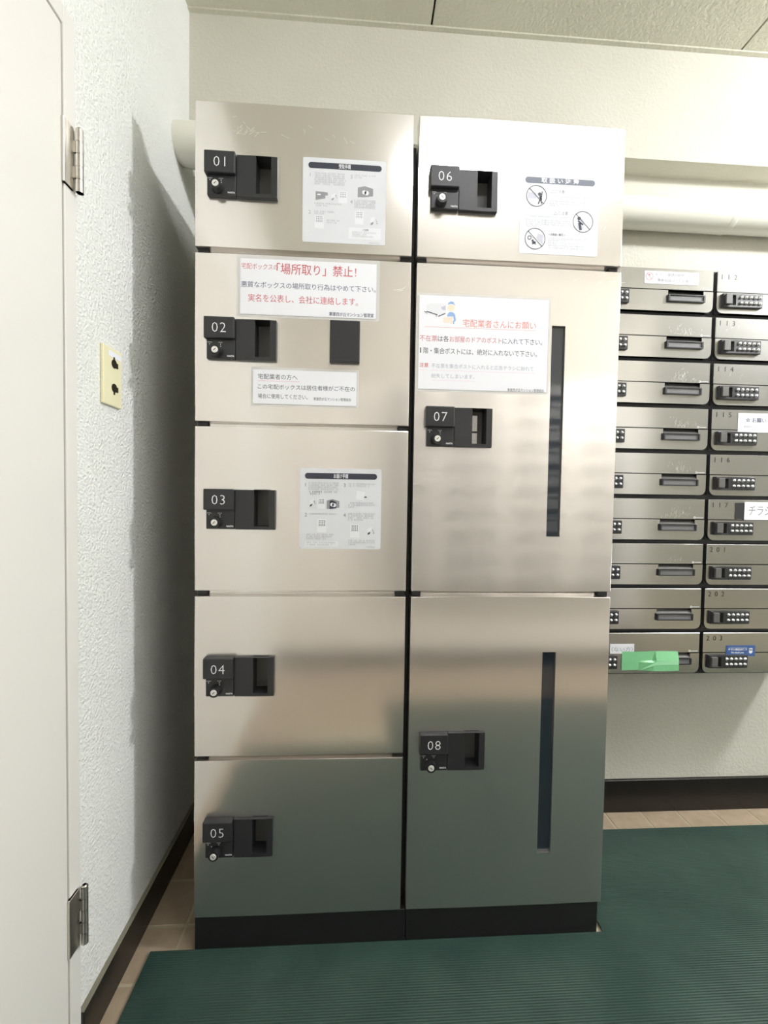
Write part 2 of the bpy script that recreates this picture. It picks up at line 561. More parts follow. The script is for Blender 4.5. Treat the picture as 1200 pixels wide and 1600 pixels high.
# ------------------------------------------------------------------ ceiling lights
def strip_light(cx, cy, ang, length, label, m):
    t = thing('ceiling_light', label, 'light', (cx, cy, ZC), 'strip lights on the lobby ceiling')
    ORG[t] = Vector((0, 0, 0))
    def rot(bm):
        bmesh.ops.rotate(bm, verts=bm.verts, cent=(0, 0, 0), matrix=Matrix.Rotation(ang, 3, 'Z'))
    b = BM(); bbox(b, -length / 2, length / 2, -.06, .06, -.022, 0, .004); rot(b); part(t, 'housing', b, M_FIXTURE)
    b = BM(); bbox(b, -length / 2 + .02, length / 2 - .02, -.045, .045, -.034, -.0222, .004); rot(b); part(t, 'diffuser', b, m)
strip_light(.88, -.64, math.radians(16), .88, 'white strip light on the ceiling mirrored across the top locker doors', M_TUBE)
def globe_light(x, y, label):
    t = thing('globe_light', label, 'light', (x, y, ZC))
    ORG[t] = Vector((0, 0, 0))
    b = BM(); cyl(b, (0, 0, .002), (0, 0, -.018), .075, .07, 28); cyl(b, (0, 0, -.018), (0, 0, -.032), .045, .045, 24); part(t, 'ceiling_rose', b, M_FIXTURE)
    b = BM(); bmesh.ops.create_uvsphere(b, u_segments=28, v_segments=16, radius=.085)
    bmesh.ops.translate(b, verts=b.verts, vec=(0, 0, -.108))
    for f in b.faces: f.smooth = True
    part(t, 'glass_globe', b, M_FAR)
globe_light(2.45, -.38, 'round glass globe light on the ceiling right of the letterboxes')

# ------------------------------------------------------------------ ribbed green mat
def ribbed(bm, x0, x1, ya, yb, z0, z1, pitch):
    n = int(round((yb - ya) / pitch))
    p = (yb - ya) / n
    prof = []
    for i in range(n):
        y = ya + i * p
        prof += [(y, z1 - .0012), (y + p * .18, z1), (y + p * .62, z1), (y + p * .8, z1 - .0012)]
    prof.append((yb, z1 - .0012))
    A = [bm.verts.new((x0, y, z)) for y, z in prof]; B = [bm.verts.new((x1, y, z)) for y, z in prof]
    for i in range(len(prof) - 1):
        bm.faces.new((A[i], B[i], B[i + 1], A[i + 1]))
    a0, b0, a1, b1 = (bm.verts.new(c) for c in ((x0, ya, z0), (x1, ya, z0), (x0, yb, z0), (x1, yb, z0)))
    bm.faces.new((a0, a1, b1, b0))
    bm.faces.new((a0, b0, B[0], A[0])); bm.faces.new((a1, A[-1], B[-1], b1))
    bm.faces.new([a0] + A + [a1]); bm.faces.new([b0, b1] + B[::-1])
b = BM()
ribbed(b, -.086, .45, -.72, .0012, 0, .006, .0044)
ribbed(b, .45, XR - .02, -1.06, .0012, 0, .006, .0044)
ribbed(b, .8597, XR - .02, .0012, .279, 0, .006, .0044)
mt = part(None, 'floor_mat', b, M_MAT, origin=(1.5, -.5, 0))
mt['label'] = 'dark green ribbed rubber mat covering the lobby floor'; mt['category'] = 'mat'

# ------------------------------------------------------------------ pipe along the back wall
t = thing('drain_pipe', 'white painted pipe running along the back wall under the beam', 'pipe', (1.0, .315, 1.734))
arc = [(-.127, .235, 1.782), (-.10, .235, 1.781), (-.06, .235, 1.778), (-.02, .237, 1.774), (.03, .246, 1.766), (.10, .272, 1.752), (.17, .300, 1.741), (.25, .315, 1.736), (.5, .315, 1.735), (1.3495, .315, 1.7345)]
rads = [.0445, .0465, .049, .050, .049, .045, .0415, .040, .040, .040]
b = BM(); sweep(b, arc, rads, 32); part(t, 'pipe_section', b, M_PIPE)
b = BM(); sweep(b, [(1.352, .315, 1.7345), (XR, .315, 1.734)], .0393, 32); part(t, 'pipe_section', b, M_PIPE)
b = BM(); sweep(b, [(1.335, .315, 1.7345), (1.347, .315, 1.7345), (1.353, .315, 1.7345)], [.0403, .0412, .0400], 32); part(t, 'pipe_joint', b, M_PIPE)

# ------------------------------------------------------------------ socket plate on left wall
t = thing('socket_plate', 'cream double socket plate on the left wall beside the door', 'socket', (XW, -.0595, 1.139))
b = BM(); bbox(b, XW, XW + .006, -.0885, -.0305, 1.0865, 1.1895, .0018); part(t, 'cover_plate', b, M_CREAM)
for zc in (1.1625, 1.1195):
    b = BM()
    cyl(b, (XW + .0055, -.0565, zc), (XW + .0072, -.0565, zc), .0078, n=16)
    box(b, XW + .0055, XW + .0075, -.052, -.0455, zc - .006, zc + .003)
    box(b, XW + .0055, XW + .0072, -.0585, -.0555, zc + (.004 if zc > 1.14 else -.012), zc + (.012 if zc > 1.14 else -.004))
    part(t, 'socket', b, M_BROWN)
b = BM(); box(b, XW + .0059, XW + .0064, -.0735, -.0345, 1.173, 1.183); part(t, 'paper_tag', b, M_STICKER_W)

# ------------------------------------------------------------------ parcel lockers
WD, GAP = .42, .0111
X2 = WD + GAP
ROWS = [1.6841, 1.4100, 1.3984, 1.0744, 1.0644, .7402, .7289, .4048, .3959, .0718]
# number: (x0, z0, z1, bottom of the lock block, knob slot angle)
LOCK = {1: (0, 1.4100, 1.6841, 1.5027, 45), 2: (0, 1.0744, 1.3984, 1.1933, 45), 3: (0, .7402, 1.0644, .8634, 45),
        4: (0, .4048, .7289, .5306, 45), 5: (0, .0718, .3959, .2020, -45),
        6: (X2, 1.4100, 1.6841, 1.5003, -45), 7: (X2, .7402, 1.3984, 1.0348, 45), 8: (X2, .0718, .7289, .3715, -45)}
DESC = {1: 'top left parcel locker with door number 01 and a grey delivery collection sticker',
        2: 'parcel locker with door number 02 and two taped notices on its door',
        3: 'parcel locker with door number 03 in the middle of the left column',
        4: 'plain parcel locker with door number 04 in the left column',
        5: 'lowest left parcel locker with door number 05 above the black plinth',
        6: 'top right parcel locker with door number 06 and no-climbing sticker',
        7: 'tall parcel locker with door number 07, dark window strip and delivery notice',
        8: 'tall lower parcel locker with door number 08 and dark window strip'}
BTOP = {1: 1.645, 2: 1.4100, 3: 1.0744, 4: .7402, 5: .4048, 6: 1.645, 7: 1.4100, 8: .7402}
BBOT = {1: 1.4100, 2: 1.0744, 3: .7402, 4: .4048, 5: .0718, 6: 1.4100, 7: .7402, 8: .0718}
for n, (x0, z0, z1, lb, ang) in LOCK.items():
    t = thing('parcel_locker', 'stainless ' + DESC[n], 'locker', (x0 + WD / 2, .17, BBOT[n]), None)
    x1 = x0 + WD
    # body
    b = BM(); box(b, x0 + .001, x1 - .001 + (GAP if x0 == 0 else 0), .031, .335, BBOT[n] + .0002, BTOP[n] - .0002)
    part(t, 'cabinet_body', b, M_BLACK)
    # door with its handle pocket and, on the tall ones, the window slot
    hx0, hx1, hz0, hz1 = x0 + .1165, x0 + .1455, lb + .0062, lb + .0772
    holes = [(hx0 - .0015, hx1 + .0015, hz0 - .0015, hz1 + .0015)]
    if n == 7: holes.append((.7095, .7378, .8548, 1.2852))
    if n == 8: holes.append((.7085, .7372, .1832, .6135))
    b = BM(); plate_with_holes(b, x0, x1, z0, z1, 0, .028, holes)
    door_o = part(t, 'door', b, M_STEEL)
    if n in (7, 8):
        h = holes[1]
        b = BM(); box(b, h[0] - .004, h[1] + .004, .028, .0305, h[2] - .004, h[3] + .004)
        bmesh.ops.translate(b, verts=b.verts, vec=(0, -.022, 0))
        for v in b.verts: v.co.x = min(max(v.co.x, h[0] + .0002), h[1] - .0002); v.co.z = min(max(v.co.z, h[2] + .0002), h[3] - .0002)
        part(door_o, 'window_panel', b, M_TINT, 'dark tinted window strip')
    # reveal between this box and the one above: polished rail and black corner blocks
    if n not in (1, 6):
        za, zb = z1 + .0002, BTOP[n] - .0002
        b = BM(); box(b, x0 + .0215, x1 - .0215, .0185, .0305, za, zb)
        part(t, 'polished_rail', b, M_MIRROR, 'polished rail showing in the gap above the door')
        for xa, xb in ((x0 + .002, x0 + .0205), (x1 - .0205, x1 - .002)):
            b = BM(); bbox(b, xa, xb, .009, .0305, za, zb, .0008, 1)
            part(t, 'corner_block', b, M_PLASTIC2)
    # lock: lower plate, raised number block, knob
    b = BM(); bbox(b, x0 + .0247, x0 + .0792, -.008, -.0002, lb, lb + .0405, .0015)
    lk = part(t, 'lock_plate', b, M_PLASTIC)
    b = BM(); bbox(b, x0 + .0213, x0 + .0792, -.0158, -.0002, lb + .0375, lb + .0785, .002)
    part(t, 'number_block', b, M_PLASTIC)
    nb = [o for o in t.children if o.name.startswith('number_block')][0]
    b = BM(); text(b, '%02d' % n, x0 + .0505, lb + .0482,   .0272, -.0160, align='CENTER', bold=-.014, spacing=1.12); printed(nb, 'number', b, M_WHITE_INK)
    kx, kz = x0 + .0445, lb + .0135
    b = BM()
    cyl(b, (kx, -.0081, kz), (kx, -.021, kz), .0112, .0098, 24)
    kn = part(t, 'lock_knob', b, M_PLASTIC2)
    b = BM(); cyl(b, (kx, -.0211, kz), (kx, -.0222, kz), .0062, .0058, 22); part(kn, 'key_cylinder', b, M_CYL, 'silver key cylinder')
    b = BM(); a = math.radians(ang); stroke(b, (kx - .0022 * math.cos(a), kz - .0022 * math.sin(a)), (kx + .0022 * math.cos(a), kz + .0022 * math.sin(a)), .0013, -.0224)
    printed(kn, 'key_slot', b, M_PLASTIC2)
    a2 = math.radians(125 if ang < 0 else 55)
    b = BM(); text(b, 'NASTA', x0 + .0775, lb + .0045, .0042, -.0082, align='RIGHT', bold=.03, width=.0135); printed(lk, 'maker_lettering', b, M_WHITE_INK)
    for s_, tx, wd_ in (('OPEN', .0265, .0085), ('LOCK', .0475, .0078)):
        b = BM(); text(b, s_, x0 + tx, lb + .0305, .0026, -.0082, width=wd_); printed(lk, 'lettering', b, M_WHITE_INK)
        b = BM(); tx += .004; poly(b, [(x0 + tx - .0011, lb + .0288), (x0 + tx + .0011, lb + .0288), (x0 + tx, lb + .0266)], -.0082); printed(lk, 'pointer_mark', b, M_WHITE_INK)
    b = BM(); disc(b, kx + .0128 * math.cos(a2), kz + .0128 * math.sin(a2), .0009, -.0084, 8); printed(lk, 'pointer_mark', b, M_WHITE_INK)
    # handle plate with pocket
    b = BM()
    plate_with_holes(b, x0 + .0805, x0 + .1572, lb - .0003, lb + .0777, -.008, -.0002, [(hx0, hx1, hz0, hz1)], .0012)
    box(b, hx0 - .001, hx0, -.0002, .026, hz0 - .001, hz1 + .001); box(b, hx1, hx1 + .001, -.0002, .026, hz0 - .001, hz1 + .001)
    box(b, hx0, hx1, -.0002, .026, hz0 - .001, hz0); box(b, hx0, hx1, -.0002, .026, hz1, hz1 + .001)
    hp = part(t, 'handle_plate', b, M_PLASTIC)
    b = BM(); box(b, hx0, hx1, .0245, .0259, hz0, hz1); part(hp, 'pocket_back', b, M_GREY)
    if n == 7:
        b = BM(); box(b, hx0 + .0015, hx0 + .0185, .0235, .0243, hz0 + .0045, hz0 + .0265); box(b, hx0 + .0015, hx0 + .0185, .0235, .0243, hz0 + .030, hz0 + .0625)
        part(hp, 'latch_plate', b, M_STEEL_BOX, 'pale latch plate inside the pocket')
        b = BM(); box(b, hx0 + .0045, hx0 + .0075, .0222, .0234, hz0, hz1 - .001); box(b, hx0 + .0045, hx0 + .018, .0222, .0234, hz0 + .0265, hz0 + .0300)
        part(hp, 'latch_bar', b, M_PLASTIC2)
    if n == 2:
        b = BM()
        bbox(b, .2608, .3200, -.0075, -.0002, 1.1945, 1.2765, .0015)
        bbox(b, .2616, .3192, -.0105, -.0070, 1.1945, 1.1985, .001)
        part(t, 'flap_cover', b, M_PLASTIC, 'black blank cover on the right half of the door')
# plinths
for x0, lab in ((0, 'black kick plinth under the left locker column'), (X2, 'black kick plinth under the right locker column')):
    t = thing('locker_plinth', lab, 'plinth', (x0 + WD / 2, .17, 0))
    b = BM(); bbox(b, x0 + .001, x0 + (X2 - .0005 if x0 == 0 else WD - .006), .0015, .012, 0, .0716, .0008, 1); part(t, 'kick_board', b, M_BLACK)
    b = BM(); box(b, x0 + .001, x0 + (X2 - .0005 if x0 == 0 else WD - .006), .0122, .335, 0, .0715); part(t, 'plinth_frame', b, M_BLACK)

# ------------------------------------------------------------------ stickers and notices on the locker doors
def sheet(name, label, cat, x0, x1, z0, z1, y, r, m, thick=.0005):
    t = thing(name, label, cat, ((x0 + x1) / 2, y, z0))
    b = BM(); prism(b, rrect(x0, x1, z0, z1, r, 'abcd' if r else ''), y - thick, y)
    part(t, 'backing', b, m)
    return t

def keypad_pict(bw, bd, x, z, wd, ht, y):
    rect(bw, x, x + wd, z, z + ht, y)
    for i in range(4):
        for j in range(3):
            cx_, cz_ = x + wd * (.22 + .19 * i), z + ht * (.88 - .15 * j)
            rect(bd, cx_ - wd * .05, cx_ + wd * .05, cz_ - ht * .04, cz_ + ht * .04, y - .0001)
    rect(bd, x + wd * .1, x + wd * .9, z + ht * .49, z + ht * .505, y - .0001)

def card_pict(bw, bd, x, z, s, y, up):
    poly(bw, [(x + s * .2, z + s * .95), (x + s * .75, z + s * 1.15), (x + s * .62, z + s * .55), (x + s * .12, z + s * .4)], y)
    poly(bd, [(x + s * .2, z + s * .3), (x + s * .55, z + s * .5), (x + s * .5, z + s * .2), (x + s * .22, z + s * .05)], y - .0001)
    stroke(bd, (x + s * .85, z + s * .75), (x + s * 1.0, z + s * .45), s * .05, y)
    a = (x + s * (.85 if up else 1.0), z + s * (.8 if up else .35))
    poly(bd, [(a[0] - s * .1, a[1]), (a[0] + s * .1, a[1]), (a[0], a[1] + (s * .15 if up else -s * .15))], y)

def box_pict(bg, bd, bw, x, z, wd, ht, y):
    poly(bg, [(x, z), (x + wd, z + ht * .15), (x + wd, z + ht * .8), (x + wd * .45, z + ht), (x, z + ht * .85)], y)
    poly(bd, [(x + wd * .22, z), (x + wd * .75, z + ht * .08), (x + wd * .75, z + ht * .7), (x + wd * .42, z + ht * .88), (x + wd * .22, z + ht * .8)], y - .0001)
    disc(bw, x + wd * .42, z + ht * .45, ht * .2, y - .0002, 7); disc(bw, x + wd * .58, z + ht * .4, ht * .22, y - .0002, 6)

def line(t, m, *a, name='lettering', **k):
    b = BM(); text(b, *a, **k); printed(t, name, b, m)

def rows(t, m, spec, h, y, jit=.03):
    b = BM()
    for u0, u1, v in spec: glyph_row(b, U(u0), U(u1 - random.uniform(0, jit)), V(v), h, y)
    o = printed(t, 'small_print', b, m); o['kind'] = 'stuff'

def pict(t, fn, names, mats, *a):
    bms = [BM() for n in names]
    fn(*(bms + list(a)))
    for n, b, m in zip(names, bms, mats): printed(t, n, b, m)

# delivery collection sticker on 01
sx0, sx1, sz0, sz1 = .2048, .3670, 1.4280, 1.5896
t = sheet('instruction_sticker', 'square grey sticker with dark title bar and four steps on top left door', 'sticker', sx0, sx1, sz0, sz1, 0, .003, M_STICKER)
Y = -.0007; S = sx1 - sx0
U = lambda u: sx0 + u * S
V = lambda v: sz1 - v * S
b = BM(); prism(b, rrect(U(.065), U(.945), V(.125), V(.055), .0055), Y - .0001, Y + .0001); part(t, 'title_bar', b, M_NAVY)
b = BM(); text(b, '受取手順', U(.50), V(.112), .0095, Y - .0003, align='CENTER', bold=.02, width=.0235); printed(t, 'title', b, M_STICKER_W)
for s, u, v in (('1', .085, .225), ('2', .072, .665), ('3', .57, .225), ('4', .57, .52)): line(t, M_MIDGREY, s, U(u), V(v), .0105, Y, bold=-.012, name='step_number')
rows(t, M_FAINT, ([(.14, .52, .19 + i * .025) for i in range(6)] + [(.62, .90, .19), (.62, .72, .215)] + [(.14, .50, .545), (.14, .32, .57), (.14, .42, .64), (.14, .30, .665), (.29, .46, .74), (.29, .44, .765)] + [(.62, .90, .485 + i * .021) for i in range(5)] + [(.60, .92, .865), (.60, .78, .888), (.60, .88, .911)] + [(.79, .93, .985)]), .0028, Y)
line(t, M_FAINT, 'ご注意', U(.76), V(.835), .0042, Y - .0002, align='CENTER', bold=.02)
KN, KM = ('keypad_picture', 'keypad_keys_picture'), (M_STICKER_W, M_MIDGREY)
CN = ('card_picture', 'card_arrow_picture')
BN, BMT = ('box_picture', 'box_inside_picture', 'parcel_picture'), (M_MIDGREY, M_NAVY, M_STICKER_W)
for a in ((U(.43), V(.52), .0165, .0225), (U(.145), V(.83), .018, .0245), (U(.63), V(.76), .0165, .0255)): pict(t, keypad_pict, KN, KM, *a, Y)
pict(t, card_pict, CN, KM, U(.33), V(.50), .013, Y, True); pict(t, card_pict, CN, KM, U(.80), V(.77), .016, Y, False)
pict(t, box_pict, BN, (M_MIDGREY, M_MIDGREY, M_STICKER_W), U(.66), V(.44), .030, .022, Y)
bg = BM()
poly(bg, [(U(.155), V(.50)), (U(.27), V(.475)), (U(.27), V(.44)), (U(.30), V(.44)), (U(.30), V(.405)), (U(.26), V(.40)), (U(.155), V(.395))], Y)
printed(t, 'lock_picture', bg, M_MIDGREY)
b = BM(); rect(b, U(.175), U(.215), V(.44), V(.425), Y - .0002); printed(t, 'lock_slot_picture', b, M_STICKER_W)
b = BM(); rect(b, U(.555), U(.945), V(.935), V(.80), Y + .0001); printed(t, 'caution_frame', b, M_STICKER_W)

# delivery sticker on 03
sx0, sx1, sz0, sz1 = .2048, .3672, .8256, .9866
t = sheet('instruction_sticker', 'square grey sticker with near-black title bar on the middle left door', 'sticker', sx0, sx1, sz0, sz1, 0, .004, M_STICKER)
b = BM(); prism(b, rrect(U(.06), U(.945), V(.13), V(.058), .0056), Y - .0001, Y + .0001); part(t, 'title_bar', b, M_NAVY)
b = BM(); text(b, 'お届け手順', U(.50), V(.115), .0095, Y - .0003, align='CENTER', bold=.02, width=.029); printed(t, 'title', b, M_STICKER_W)
for s, u, v in (('1', .065, .225), ('2', .062, .595), ('3', .535, .225), ('4', .535, .595)): line(t, M_INK, s, U(u), V(v), .0105, Y, bold=-.012, name='step_number')
rows(t, M_MIDGREY, ([(.105, .48, .19 + i * .026) for i in range(4)] + [(.595, .94, .195), (.595, .88, .22)] + [(.12, .47, .57)] + [(.085, .45, .825), (.085, .42, .85), (.085, .37, .875)] + [(.595, .94, .43), (.595, .95, .456), (.595, .71, .482)] + [(.595, .94, .565 + i * .025) for i in range(3)] + [(.595, .80, .64)] + [(.60, .95, .895), (.60, .96, .92), (.60, .74, .945), (.09, .45, .925), (.09, .44, .952), (.82, .96, .975)]), .003, Y - .0002)
rows(t, M_INK, ((.11, .46, .30), (.125, .26, .325)), .0033, Y, 0)
KM = (M_STICKER_W, M_INK)
for a in ((U(.215), V(.50), .0155, .0215), (U(.215), V(.79), .0185, .0265), (U(.62), V(.85), .0185, .0265)): pict(t, keypad_pict, KN, KM, *a, Y)
pict(t, card_pict, CN, KM, U(.105), V(.48), .014, Y, True); pict(t, card_pict, CN, KM, U(.82), V(.82), .015, Y, False)
pict(t, box_pict, BN, BMT, U(.33), V(.50), .025, .020, Y)
b = BM(); poly(b, [(U(.685), V(.375)), (U(.78), V(.385)), (U(.80), V(.285)), (U(.70), V(.27))], Y); printed(t, 'slip_picture', b, M_STICKER_W)
b = BM(); rect(b, U(.79), U(.82), V(.355), V(.34), Y - .0001); printed(t, 'stamp_picture', b, M_INK)
b = BM(); rect(b, U(.07), U(.475), V(.965), V(.90), Y + .0001); printed(t, 'note_frame', b, M_STICKER_W)

# handling sticker on 06
sx0, sx1, sz0, sz1 = .6368, .7992, 1.4265, 1.5868
t = sheet('instruction_sticker', 'white square sticker with three prohibition circles on top right door', 'sticker', sx0, sx1, sz0, sz1, 0, .004, M_STICKER_W)
b = BM(); prism(b, rrect(U(.06), U(.945), V(.13), V(.058), .0056), Y - .0001, Y + .0001); part(t, 'title_bar', b, M_GREYNAVY)
b = BM(); text(b, '取 扱 い 注 意', U(.50), V(.115), .0105, Y - .0003, align='CENTER', bold=.03, width=.078); printed(t, 'title', b, M_STICKER_W)
for cu, cv in ((.205, .285), (.805, .57), (.20, .805)):
    b = BM(); ring(b, U(cu), V(cv), .0200, .0212, Y - .0003)
    stroke(b, (U(cu) - .0145, V(cv) + .0145), (U(cu) + .0145, V(cv) - .0145), .0012, Y - .0003); printed(t, 'prohibition_sign', b, M_NAVY)
b = BM()
disc(b, U(.245), V(.262), .0035, Y - .0002); disc(b, U(.258), V(.30), .0033, Y - .0002, sx=.8); disc(b, U(.262), V(.325), .0035, Y - .0002, sx=.7)
stroke(b, (U(.27), V(.29)), (U(.275), V(.235)), .002, Y - .0002); stroke(b, (U(.245), V(.34)), (U(.232), V(.375)), .0022, Y - .0002); stroke(b, (U(.262), V(.34)), (U(.272), V(.372)), .0018, Y - .0002)
printed(t, 'climbing_child_picture', b, M_NAVY)
b = BM()
disc(b, U(.755), V(.53), .0036, Y - .0002); stroke(b, (U(.75), V(.565)), (U(.80), V(.60)), .003, Y - .0002); stroke(b, (U(.765), V(.60)), (U(.775), V(.655)), .0052, Y - .0002)
printed(t, 'crouching_person_picture', b, M_NAVY)
b = BM()
ring(b, U(.13), V(.795), .0028, .0042, Y - .0002, 16); disc(b, U(.17), V(.83), .0022, Y - .0002, 12); disc(b, U(.188), V(.853), .0028, Y - .0002, 12, sx=1.4)
stroke(b, (U(.172), V(.86)), (U(.168), V(.875)), .0012, Y - .0002); stroke(b, (U(.205), V(.86)), (U(.209), V(.875)), .0012, Y - .0002)
printed(t, 'animal_picture', b, M_NAVY)
b = BM(); rect(b, U(.10), U(.20), V(.315), V(.245), Y); printed(t, 'box_picture', b, M_VAN2)
b = BM(); poly(b, [(U(.235), V(.74)), (U(.30), V(.755)), (U(.30), V(.87)), (U(.215), V(.80))], Y); printed(t, 'box_picture', b, M_VAN2)
b = BM(); disc(b, U(.78), V(.60), .012, Y, 16, sx=.6); printed(t, 'box_picture', b, M_VAN2)
line(t, M_FAINT, 'ご注意', U(.435), V(.235), .0075, Y); line(t, M_FAINT, 'ご注意', U(.485), V(.495), .0075, Y)
for cu, cv in ((.405, .24), (.45, .50)):
    b = BM()
    p = [(U(cu) - .0035, V(cv)), (U(cu) + .0035, V(cv)), (U(cu), V(cv) + .006)]
    for i in range(3): stroke(b, p[i], p[(i + 1) % 3], .0005, Y)
    printed(t, 'warning_triangle', b, M_FAINT)
line(t, M_INK, '＜お取扱い事項＞', U(.37), V(.755), .0052, Y, bold=.01, width=.034)
rows(t, M_FAINT2, ([(.37, .93, .29), (.37, .93, .345), (.37, .90, .375), (.37, .52, .40)] + [(.08, .63, .54), (.08, .66, .585), (.08, .64, .61), (.08, .65, .635), (.08, .24, .66)] + [(.37, .90, .80), (.37, .60, .825), (.37, .78, .855), (.37, .86, .885), (.37, .84, .915)]), .003, Y, 0)

# notice: no place-holding
t = thing('notice_sheet', 'white laminated notice with red writing taped above the lock of door 02', 'notice', (.218, 0, 1.2836))
ny = -.0012
b = BM()
prism(b, rrect(.0790, .3575, 1.2790, 1.3975, .003), -.0006, -.0001)
part(t, 'laminate', b, M_FILM)
b = BM()
box(b, .0862, .3511, -.0011, -.0007, 1.2838, 1.3906)
part(t, 'paper', b, M_PAPER)
line(t, M_PINKRED, '宅配ボックスの', .0885, 1.3712, .0122, ny, width=.0700)
line(t, M_PINKRED, '「場所取り」禁止', .1560, 1.3650, .0225, ny, width=.1480, bold=.008)
line(t, M_PINKRED, '！', .3085, 1.3650, .0205, ny, bold=.0)
line(t, M_PINKRED, '実名を公表し、会社に連絡します', .1015, 1.3095, .0158, ny, width=.2080, bold=.004)
line(t, M_PINKRED, '。', .3105, 1.3088, .0158, ny)
line(t, M_INKBLUE, '悪質なボックスの場所取り行為はやめて下さい。', .0880, 1.3362, .0128, ny, width=.2620)
line(t, M_INKBLUE, '東建西が丘マンション管理室', .3465, 1.2872, .0080, ny, width=.0880, align='RIGHT', bold=.012)

# handwritten notice
t = thing('notice_sheet', 'small white handwritten notice with pink underline on door 02', 'notice', (.213, 0, 1.111))
b = BM()
prism(b, rrect(.1075, .3190, 1.1065, 1.1825, .003), -.0006, -.0001)
part(t, 'laminate', b, M_FILM)
b = BM()
box(b, .1117, .3146, -.0011, -.0007, 1.1110, 1.1778)
part(t, 'paper', b, M_PAPER)
line(t, M_INK, '宅配業者の方へ', .1215, 1.1598, .0112, ny, width=.0765, slant=-.05)
line(t, M_INK, 'この宅配ボックスは居住者様がご不在の', .1210, 1.1405, .0105, ny, width=.1900, slant=-.05)
line(t, M_INK, '場合に使用してください。', .1215, 1.1222, .0100, ny, width=.0970, slant=-.05)
line(t, M_INK, '東建西が丘マンション管理組合', .2300, 1.1208, .0066, ny, width=.0740, slant=-.05)
b = BM()
stroke(b, (.1215, 1.1557), (.2020, 1.1557), .0009, ny)
printed(t, 'underline', b, M_PINKLINE)

# courier notice on 07
t = thing('notice_sheet', 'large white laminated courier notice with delivery van picture on door 07', 'notice', (.569, 0, 1.148))
b = BM()
prism(b, rrect(.4325, .7068, 1.1448, 1.3398, .004), -.0006, -.0001)
part(t, 'laminate', b, M_FILM)
b = BM()
box(b, .4372, .7012, -.0011, -.0007, 1.1496, 1.3352)
part(t, 'paper', b, M_PAPER)
NX, NZ, NS = .4372, 1.3352, .2640 / 1110   # photo of the sheet: 1110 units across
P = lambda u, v: (NX + u * NS, NZ - v * NS)
x, z = P(372, 246)
line(t, M_ORANGE, '宅配業者さんにお願い', x, z, .0165, ny, width=.1500)
b = BM()
stroke(b, P(50, 262), P(1000, 262), .0005, ny)
printed(t, 'underline', b, M_ORANGE)
x, z = P(8, 378)
line(t, M_PINKRED, '不在票', x, z, .0128, ny, width=.0352)
x, z = P(262, 378)
line(t, M_PINKRED, 'お部屋のドアのポスト', x, z, .0128, ny, width=.1060)
x, z = P(10, 596)
line(t, M_PINKRED, '注意', x, z, .0092, ny, width=.0180, bold=.01)
x, z = P(162, 378)
line(t, M_INK, 'は各', x, z, .0128, ny, width=.0222, bold=.004)
x, z = P(10, 480)
line(t, M_INK, '1', x + .0008, z, .0145, ny, bold=.02)
line(t, M_INK, '階・集合ポストには、絶対に入れないで下さい。', x + .0075, z, .0130, ny, width=.2325)
x, z = P(716, 378)
line(t, M_INKBLUE, 'に入れて下さい。', x, z, .0128, ny, width=.0820)
x, z = P(112, 600)
line(t, M_FAINT2, '不在票を集合ポストに入れると広告チラシに紛れて', x, z, .0098, ny, width=.2090)
x, z = P(112, 684)
line(t, M_FAINT2, '紛失してしまいます。', x, z, .0098, ny, width=.0880)
x, z = P(1088, 778)
line(t, M_INK, '東建西が丘マンション管理組合', x, z, .0068, ny, width=.0760, align='RIGHT')
b = BM()
stroke(b, P(112, 622), P(1000, 622), .0004, ny)
printed(t, 'underline', b, M_PINKLINE)
b = BM()
stroke(b, P(112, 706), P(490, 706), .0004, ny)
printed(t, 'underline', b, M_PINKLINE)
b = BM()
stroke(b, P(10, 622), P(75, 622), .0004, ny)
printed(t, 'underline', b, M_PINKLINE)
b = BM()
poly(b, [P(58, 120), P(62, 85), P(90, 70), P(180, 62), P(228, 70), P(226, 150), P(165, 170)], ny)
printed(t, 'van_picture', b, M_VAN)
b = BM()
poly(b, [P(182, 98), P(222, 82), P(222, 120), P(196, 118)], ny - .0001)
printed(t, 'van_window_picture', b, M_VAN2)
b = BM()
stroke(b, P(45, 138), P(60, 142), .0014, ny - .0001)
stroke(b, P(66, 136), P(150, 160), .0018, ny - .0001)
stroke(b, P(165, 172), P(218, 148), .0018, ny - .0001)
printed(t, 'van_bumper_picture', b, M_NAVY)
b = BM()
ring(b, *P(64, 148), .0010, .0018, ny - .0002, 14)
ring(b, *P(146, 170), .0010, .0018, ny - .0002, 14)
printed(t, 'van_wheel_picture', b, M_FAINT)
b = BM()
poly(b, [P(240, 75), P(248, 55), P(268, 44), P(290, 50), P(300, 72), P(302, 82), P(290, 68), P(262, 66)], ny)
poly(b, [P(236, 172), P(242, 148), P(258, 134), P(285, 134), P(302, 150), P(312, 192), P(310, 205), P(296, 218), P(300, 232), P(290, 230), P(286, 212), P(296, 196), P(288, 168)], ny)
printed(t, 'courier_clothes_picture', b, M_SKYBLUE)
b = BM()
disc(b, P(270, 98)[0], P(270, 98)[1], .0065, ny - .0001, 18, sx=1.1)
printed(t, 'courier_face_picture', b, M_SKIN)
b = BM()
poly(b, [P(205, 180), P(285, 172), P(284, 228), P(205, 222)], ny - .0001)
printed(t, 'carton_picture', b, M_CARTON)

